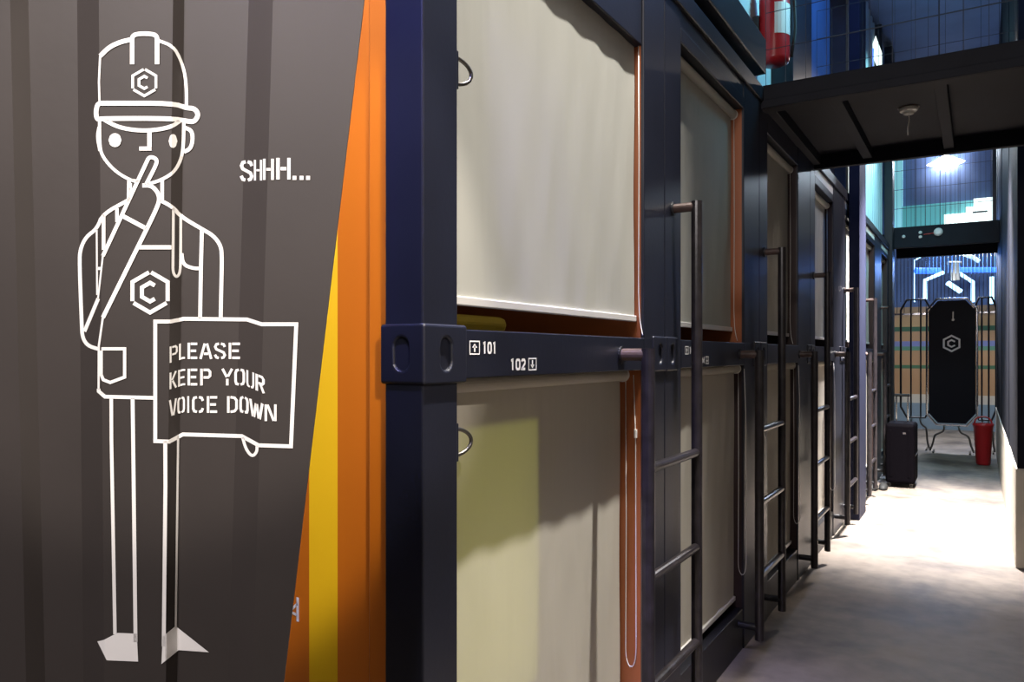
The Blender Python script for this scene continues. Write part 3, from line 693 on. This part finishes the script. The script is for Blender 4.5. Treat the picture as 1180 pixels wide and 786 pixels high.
ceiling_lamp(-.30, 7.9, 3.95, .22, 'small square lamp hidden above the first footbridge, lighting the bright floor patch')

# ------------------------------------------------------------------ far end upper lights
g = thing('added_lightband', 'added teal upstairs shopfront glowing through the far mesh railing', 'lightband', (0, 17, 3.9))
cam_box('teal_band', 1040, 1150, 233, 266, 17.30, .10, M['tealglow'], g)  # emissive band added for the bright zone of the far upper wall
cam_box('bright_band', 1088, 1120, 246, 262, 17.25, .05, M['signglow'], g)
g2 = thing('backlit_sign', 'white backlit sign with a small dark line of lettering upstairs at the far end', 'sign', (.2, 16.7, 4.1))
cam_box('sign_face', 1113, 1151, 237, 260, 17.18, .06, M['signglow'], g2)
cam_box('sign_top', 1122, 1144, 228, 236, 17.18, .06, M['signglow'], g2)
cam_box('dark_lettering', 1121, 1138, 243, 245, 17.17, .01, M['black'], g2)
g3 = tag(cam_box('glowing_curtain', 1024, 1040, 150, 262, 17.3, .1, M['cyanglow']), 'tall curtain strip glowing cyan in place of cast light left of the far ceiling lamp', 'curtain')  # emission stands in for cyan light falling on the curtain

# ------------------------------------------------------------------ end of corridor: fence, neon, screens
YF = 13.9
fc = thing('end_fence', 'tall fence of thin vertical bars closing the end of the corridor behind the screens', 'fence', (-.6, YF, 0))
for k in range(46):
    x = -1.75+k*.052
    finish('fence_bar', T([(x, YF, 2.35 if k % 2 else 2.15), (x, YF, 3.45)], .005, 6), M['chrome'], fc)
finish('fence_rail', B(-1.8, .6, YF-.01, YF+.01, 2.13, 2.16), M['chrome'], fc)
finish('fence_rail', B(-1.8, .6, YF-.01, YF+.01, 3.43, 3.46), M['black'], fc)
finish('fence_post', B(-1.82, -1.78, YF-.02, YF+.02, 0, 3.46), M['black'], fc)
finish('fence_post', B(.58, .62, YF-.02, YF+.02, 0, 3.46), M['black'], fc)
def neon(lab, pix, depth, r, m, name='neon_tube'):
    pts = [on_cam(a, b, depth) for a, b in pix]
    o = thing(name, lab, 'neon light', tuple(pts[0]))
    finish('glowing_tube', T(pts, r, 10), m, o)
    for q in (pts[0], pts[-1]): finish('hanger_wire', T([q, (q.x, q.y, 5.65)], .003, 6), M['black'], o)
    return o
neon('glowing blue-white neon half hexagon above the screens', [(1066, 345), (1066, 323), (1087, 314)], 13.9, .033, M['neon'])
neon('glowing neon half hexagon right of the white bracket', [(1104, 314), (1121, 325), (1121, 348)], 13.9, .033, M['neon'])
neon('large thin neon hexagon outline behind the fence, left arm', [(1054, 348), (1054, 300), (1078, 287), (1090, 281)], 14.5, .014, M['neon'])
neon('large pale neon arm sloping down to the right behind the fence', [(1096, 287), (1122, 297), (1128, 301)], 14.5, .04, mat('pale_neon', (.8, .9, .9), .3, emit=(.65, .85, .80), es=1.0))
neon('vertical neon bar at the right end of the corridor', [(1143, 319), (1143, 350)], 13.6, .035, M['neon'])
neon('deep blue horizontal light strip behind the fence', [(1055, 312), (1083, 312)], 14.3, .06, M['neonb'])
neon('deep blue light strip to the right behind the fence', [(1105, 311), (1150, 311)], 14.3, .05, M['neonb'])
wb = thing('ceiling_bracket', 'white T-shaped bracket hanging among the neon lights', 'bracket', tuple(on_cam(1099, 325, 13.7)))
finish('bracket_bar', T([on_cam(1092, 303, 13.7), on_cam(1107, 303, 13.7)], .035, 10), M['fascia'], wb)
finish('bracket_stem', T([on_cam(1100, 303, 13.7), on_cam(1101, 323, 13.7)], .07, 10), M['fascia'], wb)
finish('bracket_foot', T([on_cam(1092, 326, 13.7), on_cam(1107, 336, 13.7)], .045, 10), M['neon'], wb)
light('neon_light', 'AREA', (-.5, 14.4, 3.2), 40, (.10, .30, 1), .8, aim=(.2, 13, 2.4))

def octo(cx, w, z0, z1, ch, chz):
    h = w/2
    return [(cx-h, z0+chz), (cx-h, z1-chz), (cx-h+ch, z1), (cx+h-ch, z1), (cx+h, z1-chz), (cx+h, z0+chz), (cx+h-ch, z0), (cx-h+ch, z0)]
def screen(cx, y, w, h0, h1, board, lab, foot=True):
    s = thing('standing_screen', lab, 'screen', (cx, y, 0), 'standing screens at the corridor end')
    o8 = octo(cx, w, h0, h1, w*.2, .16)
    finish('tube_frame', T([(x, y, z) for x, z in o8], .016, 10, closed=True), M['chrome'] if board else M['black'], s)
    if board:
        i8 = octo(cx, w-.05, h0+.03, h1-.03, (w-.05)*.2, .15); bm = bmesh.new()
        f = bm.faces.new([bm.verts.new((x, y-.012, z)) for x, z in i8]); e = bmesh.ops.extrude_face_region(bm, geom=[f])
        bmesh.ops.translate(bm, verts=[v for v in e['geom'] if isinstance(v, bmesh.types.BMVert)], vec=(0, .026, 0)); bo = finish('black_board', bm, M['board'], s)
        bm = bmesh.new(); mf = lambda u, v: Vector((cx+.0+u/1000, y-.014, 1.66-v/1000)); 
        V = [(118*math.sin(PI/3*k), -118*math.cos(PI/3*k)) for k in range(6)]; stroke(bm, V, 26, mf, 20, True)
        h = [(52*math.sin(PI/3*k), -52*math.cos(PI/3*k)) for k in range(6)]; stroke(bm, [h[1], h[0], h[5], h[4], h[3], h[2]], 24, mf, 10)
        finish('board_emblem', bm, M['paint'], bo)
        bm = bmesh.new(); lathe(bm, [(.02, 0), (.02, .02)], (cx+.02, y-.033, 2.02), 12, 'Y'); box(bm, cx+.012, cx+.028, y-.02, y-.012, 2.02, 2.14); finish('hook', bm, M['iron'], bo)
    else:
        for k in (-1, 1): finish('inner_bar', T([(cx+k*w*.16, y, h0), (cx+k*w*.16, y, h1)], .012, 8), M['black'], s)
    for k in (-1, 1):
        pts = [(cx+k*w*.14, y, h0-.01), (cx+k*w*.16, y, h0-.10), (cx+k*w*.34, y, h0-.16), (cx+k*w*.38, y, .12), (cx+k*w*.44, y, .02)]
        finish('leg', T(rounded(pts, .04), .014, 8), M['iron'], s, smooth=True)
        finish('leg', T([(cx+k*w*.36, y-.16, .014), (cx+k*w*.36, y+.16, .014)], .013, 8), M['iron'], s)
    return s
def xatY(px, y): return y*math.tan(math.atan((px-590)/F)-TH)
Ys = 12.75
Ys = 13.35
xl, xr = xatY(1068, Ys), xatY(1126, Ys)
screen((xl+xr)/2, Ys, xr-xl, .42, 2.34, True, 'tall black octagonal standing screen in a chrome frame with a white hexagon emblem')
xl, xr = xatY(1038, 13.62), xatY(1073, 13.62)
screen((xl+xr)/2, 13.62, xr-xl, .5, 2.36, False, 'open black octagonal frame standing left behind the black screen')
xl, xr = xatY(1123, 13.62), xatY(1148, 13.62)
screen((xl+xr)/2, 13.62, xr-xl, .5, 2.36, False, 'open black octagonal frame standing right behind the black screen')
# red bin
p = on_cam(1133, 517, EYE*F/109)
x = p.x; y = 12.15; x = xatY(1133, y)
rb = thing('umbrella_bin', 'red plastic umbrella bin standing against the right wall by the black screen', 'bin', (x, y, 0))
bm = bmesh.new(); lathe(bm, [(.075, 0), (.085, .02), (.115, .52), (.125, .53), (.125, .56), (.105, .56), (.10, .52), (.075, .06)], (x, y, 0), 28); finish('bin_body', bm, M['red'], rb, smooth=True)
finish('bin_handle', T(rounded([(x-.11, y, .5), (x-.09, y, .63), (x+.02, y, .66), (x+.09, y, .62), (x+.11, y, .5)], .05), .010, 8), M['red'], rb, smooth=True)
# suitcase
sx, sy = -.77, 9.55
sx = xatY(1037, sy)
su = thing('suitcase', 'black upright wheeled suitcase standing on the concrete by the capsule row', 'suitcase', (sx, sy, 0))
bm = B(sx-.15, sx+.15, sy, sy+.48, .045, .72); o = finish('suitcase_shell', bm, M['case'], su, bevel=.04)
o.modifiers['bevel'].segments = 5
for k in (-.09, .09):
    finish('rib', B(sx+k-.012, sx+k+.012, sy-.006, sy+.01, .12, .65), M['case'], su, bevel=.004)
finish('zipper', B(sx+.146, sx+.154, sy+.05, sy+.43, .36, .372), M['iron'], su)
for k in (-.07, .05): finish('telescopic_rod', T([(sx+k, sy+.42, .70), (sx+k, sy+.42, 1.02)], .009, 8), M['chrome'], su)
finish('pull_grip', T([(sx-.09, sy+.42, 1.02), (sx+.07, sy+.42, 1.02)], .016, 10), M['rubber'], su)
for k in (-.11, .11):
    for q in (.05, .43):
        bm = bmesh.new(); lathe(bm, [(.012, -.014), (.024, -.012), (.024, .012), (.012, .014)], (sx+k, sy+q, .024), 18, 'X'); finish('wheel', bm, M['rubber'], su)
        finish('wheel_fork', B(sx+k-.016, sx+k+.016, sy+q-.015, sy+q+.015, .03, .06), M['iron'], su)
finish('badge', B(sx+.03, sx+.06, sy-.004, sy+.004, .60, .625), M['chrome'], su)
# footwear on the floor beside the suitcase
for k, (dx, dy, lab) in enumerate(((-.24, -.35, 'dark slipper on the floor in front of the suitcase, nearer the capsule'), (-.15, -.28, 'dark slipper on the floor in front of the suitcase, nearer the corridor'))):
    bm = bmesh.new(); n = 9; rings = []
    for t in range(n):
        u = t/(n-1); wv = .045*(1-.35*abs(u-.35)*1.6); hh = .03+.045*math.sin(PI*min(1, u*1.1))*(1 if u < .6 else .5)
        if t in (0, n-1): wv *= .55
        rings.append([bm.verts.new((sx+dx+a*wv, sy+dy+u*.26, z)) for a, z in ((-1, .002), (1, .002), (1, hh*.6), (.5, hh), (-.5, hh), (-1, hh*.6))])
    for a, b in zip(rings, rings[1:]):
        for q in range(6): bm.faces.new((a[q], a[(q+1) % 6], b[(q+1) % 6], b[q]))
    bm.faces.new(rings[0]); bm.faces.new(rings[-1])
    tag(finish('slipper', bm, M['rubber'], smooth=True), lab, 'slipper')
